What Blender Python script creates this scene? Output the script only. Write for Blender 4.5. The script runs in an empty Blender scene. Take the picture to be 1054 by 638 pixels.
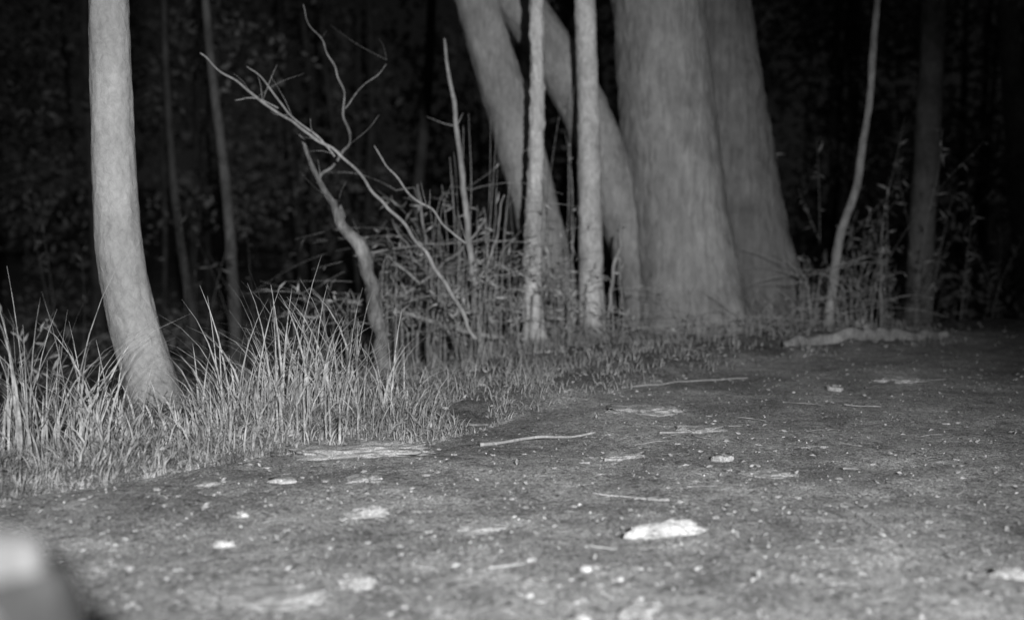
import bpy, math, random, bmesh
import numpy as np
from mathutils import Vector, Matrix, noise
random.seed(7); rng=np.random.default_rng(7)
scene=bpy.context.scene
F=1054.0; PITCH=math.atan(79/1054); CAMH=1.0
cp,sp=math.cos(PITCH),math.sin(PITCH)
# survey helper: bearing/elevation reading of the site + range in metres -> world position
def S(u,v,y):
    a=(u-527)/F; b=(319-v)/F
    d=Vector((a, cp+b*sp, -sp+b*cp))
    return Vector((0,0,CAMH))+d*(y/d.y)
def G(u,v):
    a=(u-527)/F; b=(319-v)/F
    d=Vector((a, cp+b*sp, -sp+b*cp))
    return Vector((0,0,CAMH))+d*(-CAMH/d.z)
# ------------------------------------------------------------ terrain
EX=[-60,-15,-6,-1.88,-1.0,-0.4,0.42,2.07,4.2,8,20,60]
EY=[-40,-6,1.2,3.76,4.62,4.83,6.1,8.0,9.4,11.5,16,30]
DX=[-60,-6,-1.9,-1,0,0.5,2,3.2,4.5,8,60]
DD=[1.2,1.2,1.45,1.6,2.3,2.9,2.7,1.6,1.0,1.0,1.0]
def verge(x,y):
    return (y-np.interp(x,EX,EY))*0.75
def height(x,y):
    d=verge(x,y)+0.14*noise.noise(Vector((x*1.3,y*1.3,3)))+.05*noise.noise(Vector((x*5,y*5,3)))
    D=float(np.interp(x,DX,DD))*0.85
    z=0.025*noise.noise(Vector((x*0.9,y*0.9,0)))+0.014*noise.noise(Vector((x*3.5,y*3.5,1)))+.006*noise.noise(Vector((x*9,y*9,1)))
    t=min(max(d/0.35,0),1); t=t*t*(3-2*t)
    z+=t*(0.05+0.03*noise.noise(Vector((x*3,y*3,5))))
    if d>D:
        q=d-D
        z-= 2.4*(1-math.exp(-q*0.18*min(1,q)))
        z+=0.25*min(q/3,1)*noise.noise(Vector((x*.35,y*.35,9)))
        if q>14: z+=(q-14)*.07
    return z
def axis(lo,hi,c,n,fine):
    t=np.linspace(-1,1,n)
    s=np.sinh(t*fine)/np.sinh(fine)
    return np.where(s<0,c+s*(c-lo),c+s*(hi-c))
xs=axis(-160,160,0.3,320,5.4); ys=axis(-40,260,4.6,360,5.4)
verts=[];zone=[]
for y in ys:
    for x in xs:
        verts.append((x,y,height(x,y)))
        zone.append(float(verge(x,y)+0.25*noise.noise(Vector((x*2.2,y*2.2,7)))+.12*noise.noise(Vector((x*8,y*8,7)))))
nx=len(xs);faces=[(j*nx+i,j*nx+i+1,(j+1)*nx+i+1,(j+1)*nx+i) for j in range(len(ys)-1) for i in range(nx-1)]
def link(o): scene.collection.objects.link(o); return o
def mesh_obj(name,v,f,mat,smooth=True,parent=None):
    m=bpy.data.meshes.new(name); m.from_pydata([tuple(p) for p in v],[],f); m.update()
    if smooth: m.polygons.foreach_set("use_smooth",[True]*len(m.polygons))
    o=link(bpy.data.objects.new(name,m)); m.materials.append(mat)
    if parent: o.parent=parent
    return o
def empty(name,loc=(0,0,0)):
    return link(bpy.data.objects.new(name,None))
# ------------------------------------------------------------ materials
def nodes(name,rough=0.9):
    m=bpy.data.materials.new(name); m.use_nodes=True
    nt=m.node_tree; b=nt.nodes["Principled BSDF"]; b.inputs["Roughness"].default_value=rough
    b.inputs["Specular IOR Level"].default_value=0.12
    return m,nt,b
def N(nt,t,**k):
    n=nt.nodes.new(t)
    for a,v in k.items(): setattr(n,a,v)
    return n
def noise_tex(nt,co,scale,detail=6,rough=0.6,vs=(1,1,1),dist=0):
    mp=N(nt,"ShaderNodeMapping"); mp.inputs["Scale"].default_value=vs
    nt.links.new(co,mp.inputs["Vector"])
    n=N(nt,"ShaderNodeTexNoise"); n.inputs["Scale"].default_value=scale
    n.inputs["Detail"].default_value=detail; n.inputs["Roughness"].default_value=rough
    n.inputs["Distortion"].default_value=dist
    nt.links.new(mp.outputs[0],n.inputs["Vector"]); return n.outputs["Fac"]
def ramp(nt,fac,a,b,p0=.35,p1=.65):
    r=N(nt,"ShaderNodeMapRange"); r.inputs["From Min"].default_value=p0; r.inputs["From Max"].default_value=p1
    r.inputs["To Min"].default_value=a; r.inputs["To Max"].default_value=b
    nt.links.new(fac,r.inputs["Value"]); return r.outputs[0]
def mul(nt,a,b,op='MULTIPLY'):
    m=N(nt,"ShaderNodeMath",operation=op)
    for i,x in enumerate((a,b)):
        if isinstance(x,(int,float)): m.inputs[i].default_value=x
        else: nt.links.new(x,m.inputs[i])
    return m.outputs[0]
def setcol(nt,b,val):
    c=N(nt,"ShaderNodeCombineColor")
    for i in range(3): nt.links.new(val,c.inputs[i])
    nt.links.new(c.outputs[0],b.inputs["Base Color"])
def bump(nt,b,h,strength,dist):
    n=N(nt,"ShaderNodeBump"); n.inputs["Strength"].default_value=strength; n.inputs["Distance"].default_value=dist
    nt.links.new(h,n.inputs["Height"]); nt.links.new(n.outputs[0],b.inputs["Normal"])
def bark(name,base,stretch=0.25,fine=22,contrast=.35,bd=0.02,patch=.3):
    m,nt,b=nodes(name); co=N(nt,"ShaderNodeTexCoord").outputs["Object"]
    n1=noise_tex(nt,co,fine,5,.7,(1,1,stretch),.6)
    n2=noise_tex(nt,co,2.6,3,.65)
    v=mul(nt,ramp(nt,n1,1-contrast,1+contrast,.3,.7),ramp(nt,n2,1-patch,1+patch*.8))
    v=mul(nt,v,base); setcol(nt,b,v)
    bump(nt,b,n1,.9,bd); return m
def simple(name,lo,hi,scale=8,rough=.85,bd=0,cheap=False):
    m,nt,b=nodes(name,rough); co=N(nt,"ShaderNodeTexCoord").outputs["Object"]
    n=noise_tex(nt,co,scale,3,.65)
    if cheap: setcol(nt,b,ramp(nt,n,lo,hi)); return m
    n2=noise_tex(nt,co,scale*7,2,.6)
    v=mul(nt,ramp(nt,n,lo,hi),ramp(nt,n2,.7,1.3)); setcol(nt,b,v)
    if bd: bump(nt,b,mul(nt,n,n2,'ADD'),.7,bd)
    return m
M_smooth=bark("smooth_bark",.36,.7,34,.22,.007,.18)
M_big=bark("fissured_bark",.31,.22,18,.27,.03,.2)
M_rear=bark("shaded_bark",.19,.22,18,.28,.03,.22)  # darker copy of the fissured bark, rear trunk's shade put into the colour
M_twin=bark("grey_bark",.30,.3,24,.28,.012,.22)
M_pale=bark("pale_stem_bark",.54,.5,30,.32,.010,.25)
M_dim=bark("dark_bark",.15,.3,20,.4,.015)
M_sap=bark("sapling_bark",.32,.3,30,.4,.01)
M_mid=bark("woodland_bark",.26,.3,20,.3,.015)
M_far=bark("far_bark",.11,.3,10,.4,.02)
M_dead=bark("dead_wood",.34,.3,50,.45,.006)
M_snag=bark("rotten_wood",.23,.3,30,.55,.02,.5)
M_grass=simple("dry_grass",.22,.60,14,cheap=True)
M_short=simple("verge_grass",.18,.48,7,cheap=True)
M_leaf=simple("shrub_leaf",.22,.55,9,cheap=True)
M_leafdim=simple("canopy_leaf",.10,.22,3,cheap=True)
M_midleaf=simple("woodland_leaf",.14,.36,.35,cheap=True)
M_farleaf=simple("far_leaf",.22,.55,.15,cheap=True)
M_twig=simple("twig_bark",.15,.42,20,cheap=True)
M_rock=simple("pale_rock",.38,.68,18,.9,bd=.015)
M_rockd=simple("dusty_rock",.31,.50,18,.9,bd=.015)
M_litter=simple("leaf_litter",.14,.55,30,cheap=True)
# ground
m,nt,b=nodes("ground_soil",.95); co=N(nt,"ShaderNodeTexCoord").outputs["Object"]
at=N(nt,"ShaderNodeAttribute",attribute_name="verge")
big=noise_tex(nt,co,1.1,4,.65,dist=.6); mid=noise_tex(nt,co,7,4,.7); fine=noise_tex(nt,co,42,4,.8); gr=noise_tex(nt,co,130,1,.7)
v=mul(nt,ramp(nt,big,.68,1.28,.35,.65),ramp(nt,mid,.68,1.3,.32,.68))
v=mul(nt,v,ramp(nt,fine,.45,1.5,.3,.7)); v=mul(nt,v,ramp(nt,gr,.45,1.5,.3,.7))
v=mul(nt,v,ramp(nt,fine,.3,1.0,.34,.43)); v=mul(nt,v,ramp(nt,gr,0,1.0,.66,.74),'ADD')
zf=N(nt,"ShaderNodeMapRange"); zf.inputs["From Min"].default_value=.0; zf.inputs["From Max"].default_value=.35
zf.inputs["To Min"].default_value=.40; zf.inputs["To Max"].default_value=.22
nt.links.new(at.outputs["Fac"],zf.inputs["Value"])
# woodland floor: dry pale leaf carpet, colour brightened further down the bank in place of haze
zw=N(nt,"ShaderNodeMapRange"); zw.inputs["From Min"].default_value=4; zw.inputs["From Max"].default_value=14
zw.inputs["To Min"].default_value=0; zw.inputs["To Max"].default_value=.34
nt.links.new(at.outputs["Fac"],zw.inputs["Value"])
v=mul(nt,v,mul(nt,zf.outputs[0],zw.outputs[0],'ADD')); setcol(nt,b,v)
h=mul(nt,mul(nt,mid,.8),mul(nt,fine,.6),'ADD')
bump(nt,b,h,1.0,.03)
g=mesh_obj("ground",verts,faces,m)
a=g.data.attributes.new("verge",'FLOAT','POINT'); a.data.foreach_set("value",zone)
# ------------------------------------------------------------ tubes
def cat(pts,step):
    P=[np.array(p,float) for p in pts]; P=[2*P[0]-P[1]]+P+[2*P[-1]-P[-2]]; out=[]
    for i in range(1,len(P)-2):
        p0,p1,p2,p3=P[i-1:i+3]; n=max(2,int(np.linalg.norm((p2-p1)[:3])/step))
        for k in range(n):
            t=k/n; out.append(.5*((2*p1)+(-p0+p2)*t+(2*p0-5*p1+4*p2-p3)*t*t+(-p0+3*p1-3*p2+p3)*t**3))
    out.append(P[-2]); return out
def tube(V,Fc,pts,step=.05,sides=6,amp=0,freq=3,flare=None,lump=0,wob=0):
    C=cat(pts,step); base=len(V); n=len(C); sd=random.random()*50
    if wob:
        for i,c in enumerate(C):
            q=Vector((c[0]*6+sd,c[1]*6,c[2]*6)); C[i]=c+np.array([noise.noise(q)*wob,0,noise.noise(q+Vector((7,7,7)))*wob,0])
    ref=Vector((0,1,0.01))
    for i,c in enumerate(C):
        a_=Vector(C[min(i+1,n-1)][:3])-Vector(C[max(i-1,0)][:3]); 
        if a_.length<1e-9:a_=Vector((0,0,1))
        a_.normalize()
        s=a_.cross(ref); 
        if s.length<.05: s=a_.cross(Vector((1,0,0)))
        s.normalize(); t=s.cross(a_)
        for k in range(sides):
            th=2*math.pi*k/sides; r=max(c[3],.0006)
            if flare:
                zz=c[2]-flare[1]; e=math.exp(-max(zz,0)/flare[2])
                r*=1+flare[0]*e*(.4+.8*math.cos(flare[3]*th+sd)+.3*math.cos(2*th+1.3))+.018*math.cos(flare[3]*th+sd)
            if amp:
                q=Vector((math.cos(th)*freq*.4,math.sin(th)*freq*.4,c[2]*freq*.35+sd))
                r*=1+amp*noise.noise(q)+amp*.5*noise.noise(q*3.1)
            if lump: r*=1+lump*noise.noise(Vector((math.cos(th)*4,math.sin(th)*4,c[2]*9+sd)))+lump*.5*noise.noise(Vector((math.cos(th)*11,math.sin(th)*11,c[2]*24+sd)))
            V.append(tuple(Vector(c[:3])+s*(math.cos(th)*r)+t*(math.sin(th)*r)))
    for i in range(n-1):
        for k in range(sides):
            a0=base+i*sides; Fc.append((a0+k,a0+(k+1)%sides,a0+sides+(k+1)%sides,a0+sides+k))
    Fc.append(tuple(base+k for k in range(sides))[::-1]); Fc.append(tuple(base+(n-1)*sides+k for k in range(sides)))
def leaf(V,Fc,p,dirv,L,W,droop=.2):
    d=Vector(dirv).normalized(); s=d.cross(Vector((random.gauss(0,1),random.gauss(0,1),random.gauss(0,1))))
    if s.length<1e-4: return
    s.normalize(); p=Vector(p); nrm=s.cross(d); b0=len(V)
    mid=p+d*(L*.45)+nrm*(L*.08); tip=p+d*L-nrm*(L*droop*.4)
    V.extend([tuple(p),tuple(mid+s*W*.5),tuple(tip),tuple(mid-s*W*.5)]); Fc.append((b0,b0+1,b0+2,b0+3))
def rv(): 
    v=Vector((random.gauss(0,1),random.gauss(0,1),random.gauss(0,1))); return v.normalized()
def crown(par,tips,n,rad,mat,L=.13):
    V=[];Fc=[]
    for _ in range(n):
        c=Vector(random.choice(tips)); p=c+rv()*rad*random.random()**.6
        leaf(V,Fc,p,rv()+Vector((0,0,-.4)),L*random.uniform(.6,1.3),L*.45)
    mesh_obj("leaves",V,Fc,mat,False,par)
def tree(name,y,prof,mat,top=9,sides=40,step=.05,amp=.05,lump=0.0,flare=None,limbs=5,crown_n=1000,below=.35):
    """prof: list (u,v,width) top->bottom, standing at range y"""
    par=empty(name); pts=[]
    for (u,v,w) in reversed(prof):
        p=S(u,v,y); pts.append([p.x,p.y,p.z,w/2/F*y])
    b0=pts[0]; pts.insert(0,[b0[0],b0[1],b0[2]-below,b0[3]*1.05])
    z0=pts[1][2]
    t=pts[-1]; q=pts[-2]; dz=(t[2]-q[2]); sx=(t[0]-q[0])/max(dz,.1)*.5
    ups=[]; zt=t[2]
    for k in range(1,5):
        f=k/4; z=zt+(top-zt)*f
        ups.append([t[0]+sx*(z-zt)*(1-.3*f)+.06*math.sin(k*2.3),t[1]+.06*math.cos(k*1.7),z,t[3]*(1-.75*f)])
    pts+=ups; V=[];Fc=[]
    if flare: flare=(flare[0],z0,flare[1],flare[2])
    tube(V,Fc,pts,step,sides,amp,3,flare,lump)
    mesh_obj("trunk",V,Fc,mat,True,par)
    tips=[];V=[];Fc=[]
    for i in range(limbs):
        f=random.uniform(.35,1); k=ups[min(3,int(f*4))]
        st=Vector(k[:3]); an=2*math.pi*(i/limbs)+random.uniform(-.4,.4); Lb=random.uniform(1.0,2.0)
        dv=Vector((math.cos(an),math.sin(an),random.uniform(.4,1)))
        e1=st+dv*Lb*.5; e2=st+dv*Lb+Vector((0,0,.2)); r=max(k[3]*.5,.012)
        tube(V,Fc,[[*st,r],[*e1,r*.7],[*e2,r*.25]],.2,7,.05)
        tips+= [tuple(e2),tuple(e1)]
        for _ in range(3):
            e3=e1.lerp(e2,random.random())+rv()*.6; tube(V,Fc,[[*e1,r*.4],[*((e1+e3)/2+rv()*.08),r*.3],[*e3,r*.1]],.2,5); tips.append(tuple(e3))
    mesh_obj("limbs",V,Fc,mat,True,par); crown(par,tips,crown_n,.75,M_leafdim)
    return par
# main trees
tree("leaning_tree",5.55,[(110,-40,38),(112,0,38),(115,100,41),(119,200,44),(125,270,46),(137,330,49),(151,380,52),(161,420,58),(167,445,70)],M_smooth,top=7,sides=56,step=.02,amp=.05,lump=.05,limbs=5,crown_n=700)
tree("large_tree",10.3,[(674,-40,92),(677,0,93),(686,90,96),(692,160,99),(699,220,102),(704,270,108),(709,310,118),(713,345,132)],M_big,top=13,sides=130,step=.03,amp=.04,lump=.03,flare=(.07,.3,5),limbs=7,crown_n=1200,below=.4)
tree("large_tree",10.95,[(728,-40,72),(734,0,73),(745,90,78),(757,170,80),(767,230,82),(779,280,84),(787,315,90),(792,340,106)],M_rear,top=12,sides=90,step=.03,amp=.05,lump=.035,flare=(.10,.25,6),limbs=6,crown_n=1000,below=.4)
tree("forked_tree",10.0,[(478,-40,42),(490,0,44),(507,60,46),(526,120,47),(543,180,47),(557,240,49),(567,290,52),(573,330,58),(575,350,68)],M_twin,top=9,sides=44,step=.035,amp=.07,lump=.05,flare=(.1,.25,4),limbs=5,crown_n=700)
tree("leaning_trunk_tree",10.35,[(505,-40,46),(532,0,46),(566,50,48),(600,110,50),(628,180,50),(648,240,50),(662,290,52),(672,335,60)],M_twin,top=9,sides=44,step=.035,amp=.06,lump=.05,limbs=4,crown_n=600)
tree("slender_tree",9.2,[(551,-40,14),(552,0,14),(553,90,15),(551,170,16),(549,250,18),(549,320,20),(551,352,27)],M_pale,top=7,sides=24,step=.02,amp=.14,lump=.3,limbs=4,crown_n=300)
tree("slender_tree",9.6,[(600,-40,20),(602,0,21),(605,90,22),(607,170,24),(608,250,25),(609,310,27),(610,345,36)],M_pale,top=7.5,sides=24,step=.025,amp=.08,lump=.1,limbs=4,crown_n=300)
# right side
tree("sapling",10.2,[(906,-40,6),(903,0,6),(898,60,7),(895,105,7),(888,150,8),(881,195,8),(867,235,9),(860,270,9),(856,305,10),(851,345,13)],M_sap,top=6,sides=12,step=.03,amp=.14,lump=.2,limbs=3,crown_n=200)
tree("slim_tree",13.5,[(966,-40,22),(962,0,23),(958,80,24),(954,160,25),(949,230,26),(946,300,27),(944,350,32)],M_mid,top=9,sides=24,step=.05,amp=.08,lump=.08,limbs=4,crown_n=400,below=1.2)
tree("slim_tree",17,[(1036,-40,18),(1040,60,19),(1046,160,20),(1052,260,21),(1056,340,24)],M_sap,top=9,sides=16,step=.1,amp=.06,limbs=4,crown_n=300,below=3)
tree("slim_tree",13.0,[(210,-40,7),(213,20,8),(220,90,9),(229,160,10),(236,230,11),(240,300,12),(242,345,13)],M_dim,top=8,sides=12,step=.06,amp=.1,lump=.1,limbs=4,crown_n=300,below=3)
tree("slim_tree",16.0,[(168,-40,6),(172,90,7),(180,200,8),(192,290,9),(200,350,11)],M_far,top=8,sides=10,step=.1,amp=.08,limbs=3,crown_n=200,below=3)
# ------------------------------------------------------------ dead snag and fallen branches
def branch_obj(name,paths,mat,step=.03,sides=8,lump=.25,wob=.04,tw=3):
    par=empty(name); V=[];Fc=[]
    for y,pp in paths:
        P=[]
        for q in pp:
            p=S(q[0],q[1],y); P.append([p.x,p.y,p.z,q[2]/2/F*y])
        tube(V,Fc,P,step,sides,0,3,None,lump,wob)
        for _ in range(tw):       # side twigs
            k=random.randrange(1,len(P)); s=Vector(P[k][:3]); e=s+Vector((random.gauss(0,.18),random.gauss(0,.1),random.uniform(.02,.28)))
            r=min(P[k][3]*.3,.005); tube(V,Fc,[[*s,r],[*((s+e)/2+rv()*.03),r*.8],[*e,r*.4]],.04,5)
    mesh_obj("wood",V,Fc,mat,True,par); return par
branch_obj("dead_snag",[(7.6,[(396,420,17),(391,330,16),(382,290,16),(370,260,15),(353,235,12),(340,208,8),(331,190,6),(318,162,4.5),(307,138,3)]),
 (7.6,[(351,238,8),(351,222,7),(349,208,2)]),(7.6,[(331,190,4),(343,170,3.2),(352,158,3.2),(361,148,3.2),(357,120,2.4),(348,80,2),(330,40,1.5),(312,5,1)]),
 (7.6,[(357,110,1.5),(372,88,1.2),(398,62,1)])],M_snag,lump=.5)
branch_obj("fallen_branch",[(7.2,[(205,55,1.6),(240,82,2),(270,105,3),(330,146,3),(375,186,3.2),(410,226,3.6),(440,265,4),(470,310,4.5),(490,350,4.5)]),
 (7.2,[(253,66,1.2),(275,88,1.8),(300,118,2),(345,160,2.2)]),(7.2,[(285,113,1.6),(262,102,1.4),(240,104,1)]),(7.3,[(385,150,1.4),(410,185,2),(440,215,2.2),(480,250,2.4)])],M_dead,wob=.03,lump=.15)
branch_obj("dead_pole",[(8.6,[(457,40,2.4),(463,80,4),(470,130,5),(477,190,6),(483,250,7),(489,310,8),(494,370,9)])],M_dead,lump=.3,wob=.012)
branch_obj("fallen_branch",[(9.4,[(640,235,2.4),(632,280,3.4),(627,330,3.4),(625,350,3.4)]),(8.9,[(360,265,2),(410,255,2),(470,250,2),(530,246,1.5)]),
  (8.6,[(355,310,3),(410,322,4),(470,338,5),(520,350,5)]),(8.8,[(375,330,2),(420,300,2.4),(470,262,2.4),(500,225,2)]),
  (8.4,[(400,262,1.6),(440,300,2.4),(462,345,3)]),(8.7,[(520,200,1.4),(505,260,2),(470,340,2.4)]),(9.0,[(430,190,1.4),(440,260,2),(452,350,2.4)]),(9.0,[(405,225,1.4),(430,270,2),(500,345,2.4)])],M_dead,wob=.03)
# tangle of arching twigs and bramble
def tangle(name,u0,u1,v0,v1,y0,y1,n,mat=M_twig,lm=M_leaf,leafn=5,rmax=.005,LL=.09,seg=.5):
    par=empty(name); V=[];Fc=[];LV=[];LF=[]
    for _ in range(n):
        y=random.uniform(y0,y1); s=S(random.uniform(u0,u1),random.uniform(v0+(v1-v0)*.25,v1),y); an=random.uniform(0,math.pi)
        L=seg*random.uniform(.3,1.7); up=math.sin(an)*.8; dx=math.cos(an); dy=random.uniform(-.4,.4); sag=random.uniform(.05,.45)*L
        zg=height(s.x,s.y)
        P=[]
        for k in range(5):
            f=k/4; P.append([s.x+dx*L*f+random.gauss(0,.012),s.y+dy*L*f,max(s.z+up*L*f-sag*f*f,zg+.01),random.uniform(.4,1)*rmax*(1-.5*f)])
        P.insert(0,[s.x-dx*.12*L,s.y-dy*.1,zg-.02,P[0][3]*1.2])
        tube(V,Fc,P,.07,5)
        for _ in range(random.randint(0,leafn)):
            k=random.randint(2,5); q=Vector(P[k][:3]).lerp(Vector(P[k-1][:3]),random.random())
            leaf(LV,LF,q,Vector((dx*.6,dy,.1))+rv(),LL*random.uniform(.5,1.5),LL*.2)
    mesh_obj("stems",V,Fc,mat,True,par); mesh_obj("leaves",LV,LF,lm,False,par); return par
tangle("bramble",375,540,245,350,8.0,9.4,105,leafn=8)
tangle("bramble",415,530,170,330,8.4,9.4,40,M_dead,leafn=5,rmax=.004,seg=.9)
tangle("bramble",440,650,265,350,8.6,9.7,75,leafn=7)
tangle("bramble",300,430,290,350,7.6,8.6,26,leafn=6)
tangle("brushwood",805,910,262,345,9.9,10.8,85,M_dead,M_leaf,4,.0065,.06,.5)
tangle("brushwood",640,830,322,350,9.3,9.9,95,M_dead,M_leaf,3,.005,.06,.4)
def shrub(name,cx,y,hspread,n,hmin,hmax,leafn=6,upright=.6,rad=.004,mat=M_twig,lm=M_leaf,LL=.09):
    par=empty(name); V=[];Fc=[];LV=[];LF=[]
    for _ in range(n):
        x0=cx+random.gauss(0,hspread); y0=y+random.gauss(0,hspread*.7)
        z0=height(x0,y0)-.03; H=random.uniform(hmin,hmax); an=random.uniform(0,2*math.pi); sp_=(1-upright)*random.uniform(.2,1.4)*H
        P=[]
        for k in range(5):
            f=k/4; P.append([x0+math.cos(an)*sp_*f**1.3+random.gauss(0,.012),y0+math.sin(an)*sp_*f**1.3,z0+H*(f-.28*(1-upright)*f*f*1.8),rad*(1-.75*f)*random.uniform(.8,1.3)])
        tube(V,Fc,P,.08,5)
        for _ in range(leafn):
            k=random.randint(1,4); q=Vector(P[k][:3]).lerp(Vector(P[k-1][:3]),random.random())
            leaf(LV,LF,q,Vector((math.cos(an)*.5,math.sin(an)*.5,.2))+rv(),LL*random.uniform(.5,1.4),LL*.22)
    mesh_obj("stems",V,Fc,mat,True,par); mesh_obj("leaves",LV,LF,lm,False,par)
    return par
shrub("reed_stalks",-.38,8.9,.13,26,1.2,2.6,3,.93,.008,M_dead)
shrub("reed_stalks",.35,9.8,.28,26,1.0,2.5,2,.92,.006,M_twig)
shrub("shrub",-.1,8.8,.45,30,.6,1.5,7,.6)
shrub("seedling",3.22,9.4,.04,7,.15,.3,7,.5,.003,M_dead,M_leaf,.08)
shrub("shrub",3.7,11.6,.6,26,.8,2.8,16,.6,.005,M_twig,M_midleaf,.12)
shrub("shrub",5.6,13.5,.7,24,.8,2.8,16,.6,.006,M_twig,M_midleaf,.12)
shrub("shrub",-3.5,6.8,.35,14,.7,1.4,14,.5,.005,M_twig,M_leaf,.1)
shrub("shrub",-4.2,12.5,1.0,26,1.5,4.2,14,.7,.007,M_dim,M_leafdim,.11)
# ------------------------------------------------------------ grass
def blades(name,items,mat):
    V=[];Fc=[]
    for (x,y,H,W,an,bend) in items:
        z=height(x,y)-.01; dx,dy=math.cos(an),math.sin(an); wx,wy=-dy,dx
        tw=random.uniform(-.9,.9); wx,wy=wx*math.cos(tw)-wy*math.sin(tw),wx*math.sin(tw)+wy*math.cos(tw)
        b0=len(V); K=6
        for k in range(K):
            f=k/(K-1); o=bend*H*f**1.8; zz=z+H*(f-.5*min(bend,1.1)*f**2.5); w=W*(1-f**1.5)*.5+.0004
            V.append((x+dx*o-wx*w,y+dy*o-wy*w,zz)); V.append((x+dx*o+wx*w,y+dy*o+wy*w,zz))
        for k in range(K-1):
            i=b0+2*k; Fc.append((i,i+1,i+3,i+2))
    return mesh_obj(name,V,Fc,mat,True)
def clump(cx,cy,s,n,h0,h1,W=.008,lean=.5):
    L=[]; ba=random.uniform(0,6.28); bl=random.uniform(0,.3)
    for _ in range(n):
        x=cx+random.gauss(0,s); y=cy+random.gauss(0,s*.8)
        an=math.atan2(y-cy,x-cx)+random.gauss(0,.7)
        if random.random()<.3: an=ba
        L.append((x,y,(h0+(h1-h0)*random.random()**1.6),W*random.uniform(.4,1.5),an,bl+abs(random.gauss(0,lean))))
    return L
def atg(u,y): return (u-527)/F*y
items=[]
for (u,y,s,n,h0,h1,ln) in [(4,4.3,.06,16,.2,.7,.5),(30,4.35,.06,36,.4,.95,.4),(55,4.5,.07,40,.35,.95,.42),(85,4.45,.07,42,.3,.85,.5),(112,4.6,.07,30,.2,.55,.6),(128,4.7,.07,22,.15,.45,.7),(60,4.15,.12,40,.12,.35,.7),(110,4.3,.12,60,.1,.3,.7),
   (212,5.0,.05,26,.25,.70,.55),(238,5.1,.06,42,.3,.80,.5),(262,5.2,.06,34,.3,.8,.5),(287,5.3,.06,56,.4,.95,.42),(314,5.35,.06,54,.4,.98,.42),(342,5.4,.06,54,.4,.98,.42),(366,5.5,.06,42,.35,.9,.45),(390,5.5,.06,30,.2,.75,.55),(415,5.6,.06,22,.2,.5,.6),(432,5.5,.05,14,.15,.42,.6),
   (178,4.9,.1,44,.12,.34,.7),(210,4.7,.14,70,.1,.3,.7),(290,4.95,.2,110,.12,.40,.7),(250,4.85,.2,110,.12,.38,.7),(350,5.1,.2,90,.12,.34,.7),(410,5.2,.15,50,.08,.28,.7)]:
    items+=clump(atg(u,y),y,s,n,h0,h1,.009,ln)
blades("tall_grass",items,M_grass)
items=[]
for _ in range(40000):
    x=random.uniform(-3.4,4.2); ye=float(np.interp(x,EX,EY)); D=float(np.interp(x,DX,DD))*1.1/.75
    d=random.random()**(1.9 if x<0 else 1.0)*D; y=ye+d-.02
    if y<2.5: continue
    nn=noise.noise(Vector((x*2.2,y*2.2,0)))+.5*noise.noise(Vector((x*7,y*7,0)))
    dens=1 if x<0 else max(.3,1-x*.3)
    if nn<(-.35 if x<0 else -.05) or random.random()>dens: continue
    hs=(.15 if x<-.2 else .10) *(.75+nn*.8)*min(1,.4+d*1.3)
    items.append((x,y,hs*random.uniform(.4,1.7),.006*random.uniform(.5,1.4),random.uniform(0,6.28),random.uniform(.2,1.6)))
blades("verge_grass",items,M_short)
items=[]
for (u,y,n) in [(455,6.2,30),(500,6.6,26),(540,7.2,26),(585,7.6,24),(640,8.3,24),(690,8.8,30),(740,9.2,26),(790,9.4,20),(480,7.4,30),(520,8.0,30),(600,8.8,30),(560,8.4,25),(660,9.2,30),(700,9.5,30)]:
    items+=clump(atg(u,y),y,.16,n,.06,.28,.005,.8)
blades("grass_tufts",items,M_short)
# ------------------------------------------------------------ rocks, sticks, gravel, litter
def rock(name,u,v,wpx,hgt,depth,mat=M_rock,rot=0,seed=None):
    p=G(u,v); L=wpx/F*p.y; seed=seed or random.random()*90
    bm=bmesh.new(); bmesh.ops.create_icosphere(bm,subdivisions=5 if wpx>30 else 3,radius=1)
    for q in bm.verts:
        c=q.co.copy(); r=1+.55*noise.noise(c*1.2+Vector((seed,0,0)))+.35*noise.noise(c*2.8+Vector((0,seed,0)))+.14*noise.noise(c*7+Vector((0,0,seed)))
        c=c*r; top=.5+.45*noise.noise(Vector((c.x*1.7,c.y*1.7,seed)))+.2*noise.noise(Vector((c.x*5,c.y*5,seed)))
        if c.z>top: c.z=top+(c.z-top)*.3
        q.co=Vector((c.x*L/2,c.y*depth/2,c.z*hgt*1.5))
    me=bpy.data.meshes.new(name); bm.to_mesh(me); bm.free(); me.materials.append(mat)
    me.polygons.foreach_set("use_smooth",[True]*len(me.polygons))
    o=link(bpy.data.objects.new(name,me)); o.location=(p.x,p.y,height(p.x,p.y)+hgt*.08); o.rotation_euler=(0,0,math.radians(rot))
rock("flat_rock",376,467,140,.035,.24,M_rockd,6,3.3)
rock("rock",688,552,76,.035,.09,M_rock,18)
rock("rock",378,529,46,.022,.08,M_rockd,20)
rock("flat_rock",295,612,110,.016,.18,M_rockd,5)
rock("rock",368,603,40,.022,.09,M_rockd,40)
rock("rock",725,445,46,.018,.16,M_rockd,0)
rock("rock",745,475,26,.022,.09,M_rockd,0)
rock("rock",792,489,54,.010,.12,M_rockd,-4)
rock("rock",642,471,46,.014,.10,M_rockd,14)
rock("rock",290,496,30,.012,.08,M_rock,0)
rock("rock",230,561,24,.016,.05,M_rock,0)
rock("rock",250,532,12,.014,.03,M_rock,0)
rock("rock",602,589,15,.014,.03,M_rock,0)
rock("rock",660,630,36,.016,.08,M_rockd,10)
rock("rock",600,634,20,.014,.04,M_rockd,0)
rock("rock",1040,594,34,.022,.06,M_rockd,-10)
rock("rock",545,612,9,.010,.02,M_rock,0)
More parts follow.
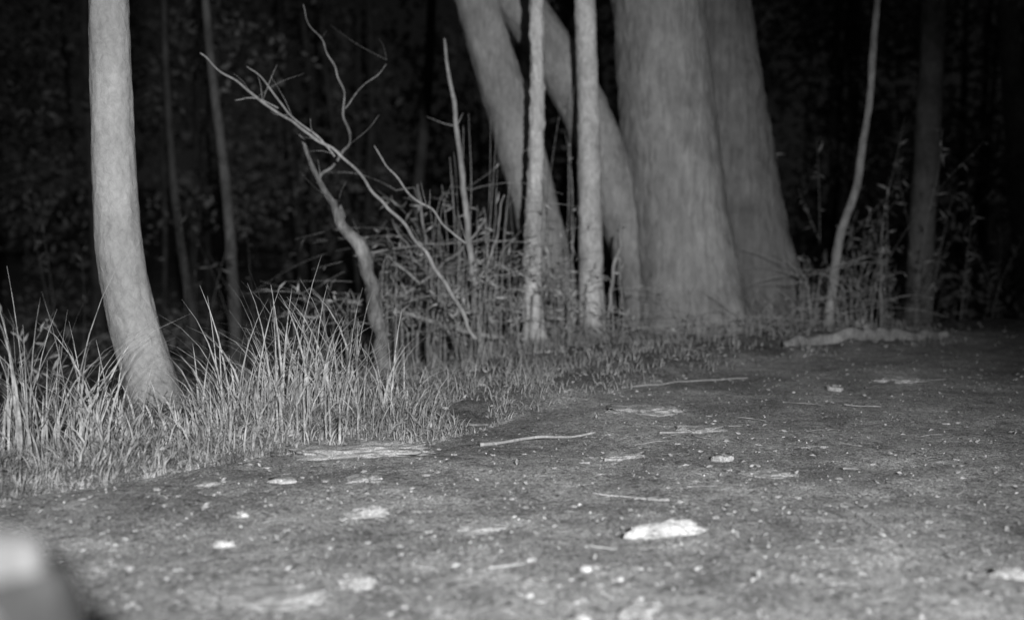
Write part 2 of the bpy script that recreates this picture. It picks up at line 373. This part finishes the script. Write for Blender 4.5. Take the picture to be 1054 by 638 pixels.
rock("rock",638,598,9,.008,.02,M_rock,0)
rock("rock",495,543,40,.008,.06,M_rockd,-5)
rock("flat_rock",660,425,66,.022,.3,M_rockd,0)
rock("rock",374,494,38,.014,.12,M_rockd,0)
rock("rock",858,401,16,.03,.1,M_rockd,0)
rock("rock",925,393,50,.02,.2,M_rockd,0)
rock("rock",215,500,24,.010,.08,M_rockd,0)
for _ in range(100):
    u=random.uniform(60,1040); v=random.uniform(415,632)
    if verge(*G(u,v)[:2])>-.1: continue
    rock("pebble",u,v,random.uniform(3,7)+9*random.random()**4,.006,random.uniform(.012,.035),M_rockd,random.uniform(0,180))
def stick(name,pts,r,mat=M_twig):
    V=[];Fc=[];P=[]
    for i,(u,v) in enumerate(pts):
        p=G(u,v); P.append([p.x,p.y,height(p.x,p.y)+r*.7,r*(1-.5*i/len(pts))])
    tube(V,Fc,P,.02,7,0,3,None,.5,.012); mesh_obj(name,V,Fc,mat)
stick("stick",[(688,517),(660,514),(635,510),(610,509)],.007,M_rockd)
stick("stick",[(495,457),(530,452),(570,450),(612,447)],.009,M_dead)
stick("stick",[(622,474),(645,472),(664,466)],.008,M_dead)
stick("stick",[(678,449),(705,448),(745,441)],.007,M_dead)
stick("stick",[(640,400),(700,393),(770,388)],.008,M_dead)
stick("stick",[(890,400),(930,394),(975,392)],.010,M_dim)
stick("stick",[(455,441),(500,436),(530,432)],.007)
stick("stick",[(470,545),(515,541)],.005)
for _ in range(46):
    u=random.uniform(150,1000); v=random.uniform(400,610); l=random.uniform(8,40); dv=random.uniform(-5,5)
    stick("twig",[(u,v),(u+l*.5,v+dv*.6),(u+l,v+dv)],random.uniform(.0015,.004),random.choice([M_twig,M_dead]))
V=[];Fc=[];P=[]
for (x,y,r) in [(2.3,8.6,.03),(2.6,8.85,.055),(3.0,8.98,.05),(3.3,9.2,.06),(3.75,9.42,.05),(4.1,9.6,.03)]:
    P.append([x,y,height(x,y)+r*.5,r])
tube(V,Fc,P,.025,24,.45,5,None,.4,.05); mesh_obj("fallen_log",V,Fc,M_dead)
V=[];Fc=[]
for _ in range(9000):
    y=2.2+8*random.random()**1.5; x=random.uniform(-.58,.62)*y
    if verge(x,y)>.1: continue
    s=.0022+.0060*random.random()**4; z=height(x,y)+s*.3; Mx=Matrix.Rotation(random.random()*6.28,3,rv()); b0=len(V)
    for t_ in [(1,0,0),(-1,0,0),(0,1,0),(0,-1,0),(0,0,.7),(0,0,-.7)]:
        q=Mx@Vector(t_)*s*random.uniform(.7,1.3); V.append((x+q.x,y+q.y,z+q.z*.8))
    for f in [(0,2,4),(2,1,4),(1,3,4),(3,0,4),(2,0,5),(1,2,5),(3,1,5),(0,3,5)]: Fc.append(tuple(b0+k for k in f))
mesh_obj("gravel",V,Fc,simple("gravel_stone",.12,.7,30,cheap=True),False)
V=[];Fc=[]
for _ in range(8000):
    y=2.3+8.5*random.random()**1.2; x=random.uniform(-.6,.6)*y; d=verge(x,y)
    if d>2.4 or (d<0 and random.random()<.6): continue
    L=random.uniform(.015,.055) if d>0 else random.uniform(.008,.035)
    leaf(V,Fc,(x,y,height(x,y)+.004),(random.gauss(0,1),random.gauss(0,1),random.uniform(0,.4)),L,L*.4,.0)
mesh_obj("leaf_litter",V,Fc,M_litter,False)
# weathered stump standing close by at the left, pale splintered top
par=empty("tree_stump"); V=[];Fc=[]; sx_,sy_=-.485,1.0
tube(V,Fc,[[sx_+.03,sy_,-.1,.12],[sx_+.02,sy_,.1,.09],[sx_,sy_,.45,.070],[sx_-.01,sy_,.60,.062],[sx_-.015,sy_,.665,.048]],.02,40,.2,4,(.35,0,.08,5),.12)
mesh_obj("stump_body",V,Fc,bark("stump_bark",.055,.3,30,.5,.015,.6),True,par)
V=[];Fc=[]
tube(V,Fc,[[sx_-.02,sy_,.66,.040],[sx_-.02,sy_,.692,.038],[sx_-.018,sy_,.706,.022]],.01,30,.2,4,None,.3)
tube(V,Fc,[[sx_-.02,sy_-.058,.61,.012],[sx_-.02,sy_-.06,.63,.022],[sx_-.025,sy_-.056,.65,.012]],.01,12,.2,4,None,.3)
mesh_obj("broken_top",V,Fc,bark("stump_heartwood",.17,.3,30,.4,.01,.3),True,par)
# ------------------------------------------------------------ distant woodland
wood=empty("distant_woodland"); V=[];Fc=[]
for _ in range(60):
    y=random.uniform(19,48); x=random.uniform(-.75,.75)*y; z=height(x,y); r=random.uniform(.05,.2)
    l=random.gauss(0,.05)
    tube(V,Fc,[[x,y,z-.3,r*1.2],[x+l*3,y,z+3,r],[x+l*6+random.gauss(0,.2),y,z+7,r*.8],[x+l*12,y,z+13,r*.4]],.6,9,.05)
mesh_obj("trunks",V,Fc,M_far,True,wood)
def leafmass(name,nc,per,y0,y1,z0,z1,l0,l1,mat,r0=.5,r1=1.6,rel=False):
    cy=rng.uniform(y0,y1,nc); cx=rng.uniform(-.75,.75,nc)*cy; cz=rng.uniform(z0,z1,nc)
    if rel: cz=cz+np.array([height(float(a),float(b)) for a,b in zip(cx,cy)])
    cen=np.repeat(np.stack([cx,cy,cz],1),per,0); rad=np.repeat(rng.uniform(r0,r1,nc),per)
    n=len(cen); d=rng.normal(size=(n,3)); d/=np.linalg.norm(d,axis=1)[:,None]
    pos=cen+d*(rad*rng.random(n)**.5)[:,None]*np.array([1.2,1,.7])
    a=rng.normal(size=(n,3)); a/=np.linalg.norm(a,axis=1)[:,None]; b_=np.cross(a,rng.normal(size=(n,3))); b_/=np.linalg.norm(b_,axis=1)[:,None]
    Ls=rng.uniform(l0,l1,n)[:,None]; vv=np.stack([pos-a*Ls,pos+b_*Ls*.45,pos+a*Ls,pos-b_*Ls*.45],1).reshape(-1,3)
    mesh_obj(name,vv.tolist(),[(4*i,4*i+1,4*i+2,4*i+3) for i in range(n)],mat,False,wood)
leafmass("foliage",150,90,18,30,1,9,.05,.12,M_midleaf)
leafmass("undergrowth",240,80,14,26,0,1.3,.05,.11,M_midleaf,.5,1.3,True)
leafmass("far_foliage",420,90,34,56,-1,17,.16,.34,M_farleaf,1.5,3.5)
# thin scattering volume added over the whole site to lift the blacks
mm=bpy.data.materials.new("added_haze"); mm.use_nodes=True; nt=mm.node_tree; nt.nodes.clear()
out=N(nt,"ShaderNodeOutputMaterial"); vs=N(nt,"ShaderNodeVolumeScatter"); vs.inputs["Density"].default_value=.0042; vs.inputs["Anisotropy"].default_value=0.0
nt.links.new(vs.outputs[0],out.inputs["Volume"])
bv=[(x,y,z) for z in (-6,14) for y in (-8,70) for x in (-60,60)]
mesh_obj("added_haze_box",bv,[(0,1,3,2),(4,6,7,5),(0,4,5,1),(2,3,7,6),(0,2,6,4),(1,5,7,3)],mm,False)
# ------------------------------------------------------------ camera, lights, world
cam=bpy.data.cameras.new("camera"); co_=link(bpy.data.objects.new("camera",cam)); scene.camera=co_
co_.location=(0,0,CAMH); co_.rotation_euler=(math.pi/2-PITCH,0,0)
cam.sensor_width=36; cam.lens=36; cam.clip_end=1000; cam.clip_start=.05
cam.dof.use_dof=True; cam.dof.focus_distance=5.0; cam.dof.aperture_fstop=1.0
# the wildlife camera's infrared flash: the one lamp that lights this night picture
sl=bpy.data.lights.new("infrared_flash",'SPOT'); so=link(bpy.data.objects.new("infrared_flash",sl))
so.location=(1.0,-3.0,2.4); sl.energy=3900; sl.spot_size=math.radians(60); sl.spot_blend=1.0; sl.shadow_soft_size=.10
tgt=Vector((-.35,6,.50)); so.rotation_euler=(tgt-Vector(so.location)).to_track_quat('-Z','Y').to_euler()
mo=bpy.data.lights.new("moon",'SUN'); mo.energy=.01; mo.angle=math.radians(.5); mob=link(bpy.data.objects.new("moon",mo)); mob.rotation_euler=(math.radians(40),0,math.radians(30))
w=bpy.data.worlds.new("World"); scene.world=w; w.use_nodes=True; nt=w.node_tree; bg=nt.nodes["Background"]
sk=N(nt,"ShaderNodeTexSky"); sk.sky_type='NISHITA'; sk.sun_disc=False; sk.sun_elevation=math.radians(50); sk.sun_rotation=math.radians(150)
bw=N(nt,"ShaderNodeRGBToBW"); nt.links.new(sk.outputs[0],bw.inputs[0]); nt.links.new(bw.outputs[0],bg.inputs["Color"])
bg.inputs["Strength"].default_value=.0014
scene.view_settings.view_transform='Standard'; scene.view_settings.look='None'; scene.view_settings.exposure=0
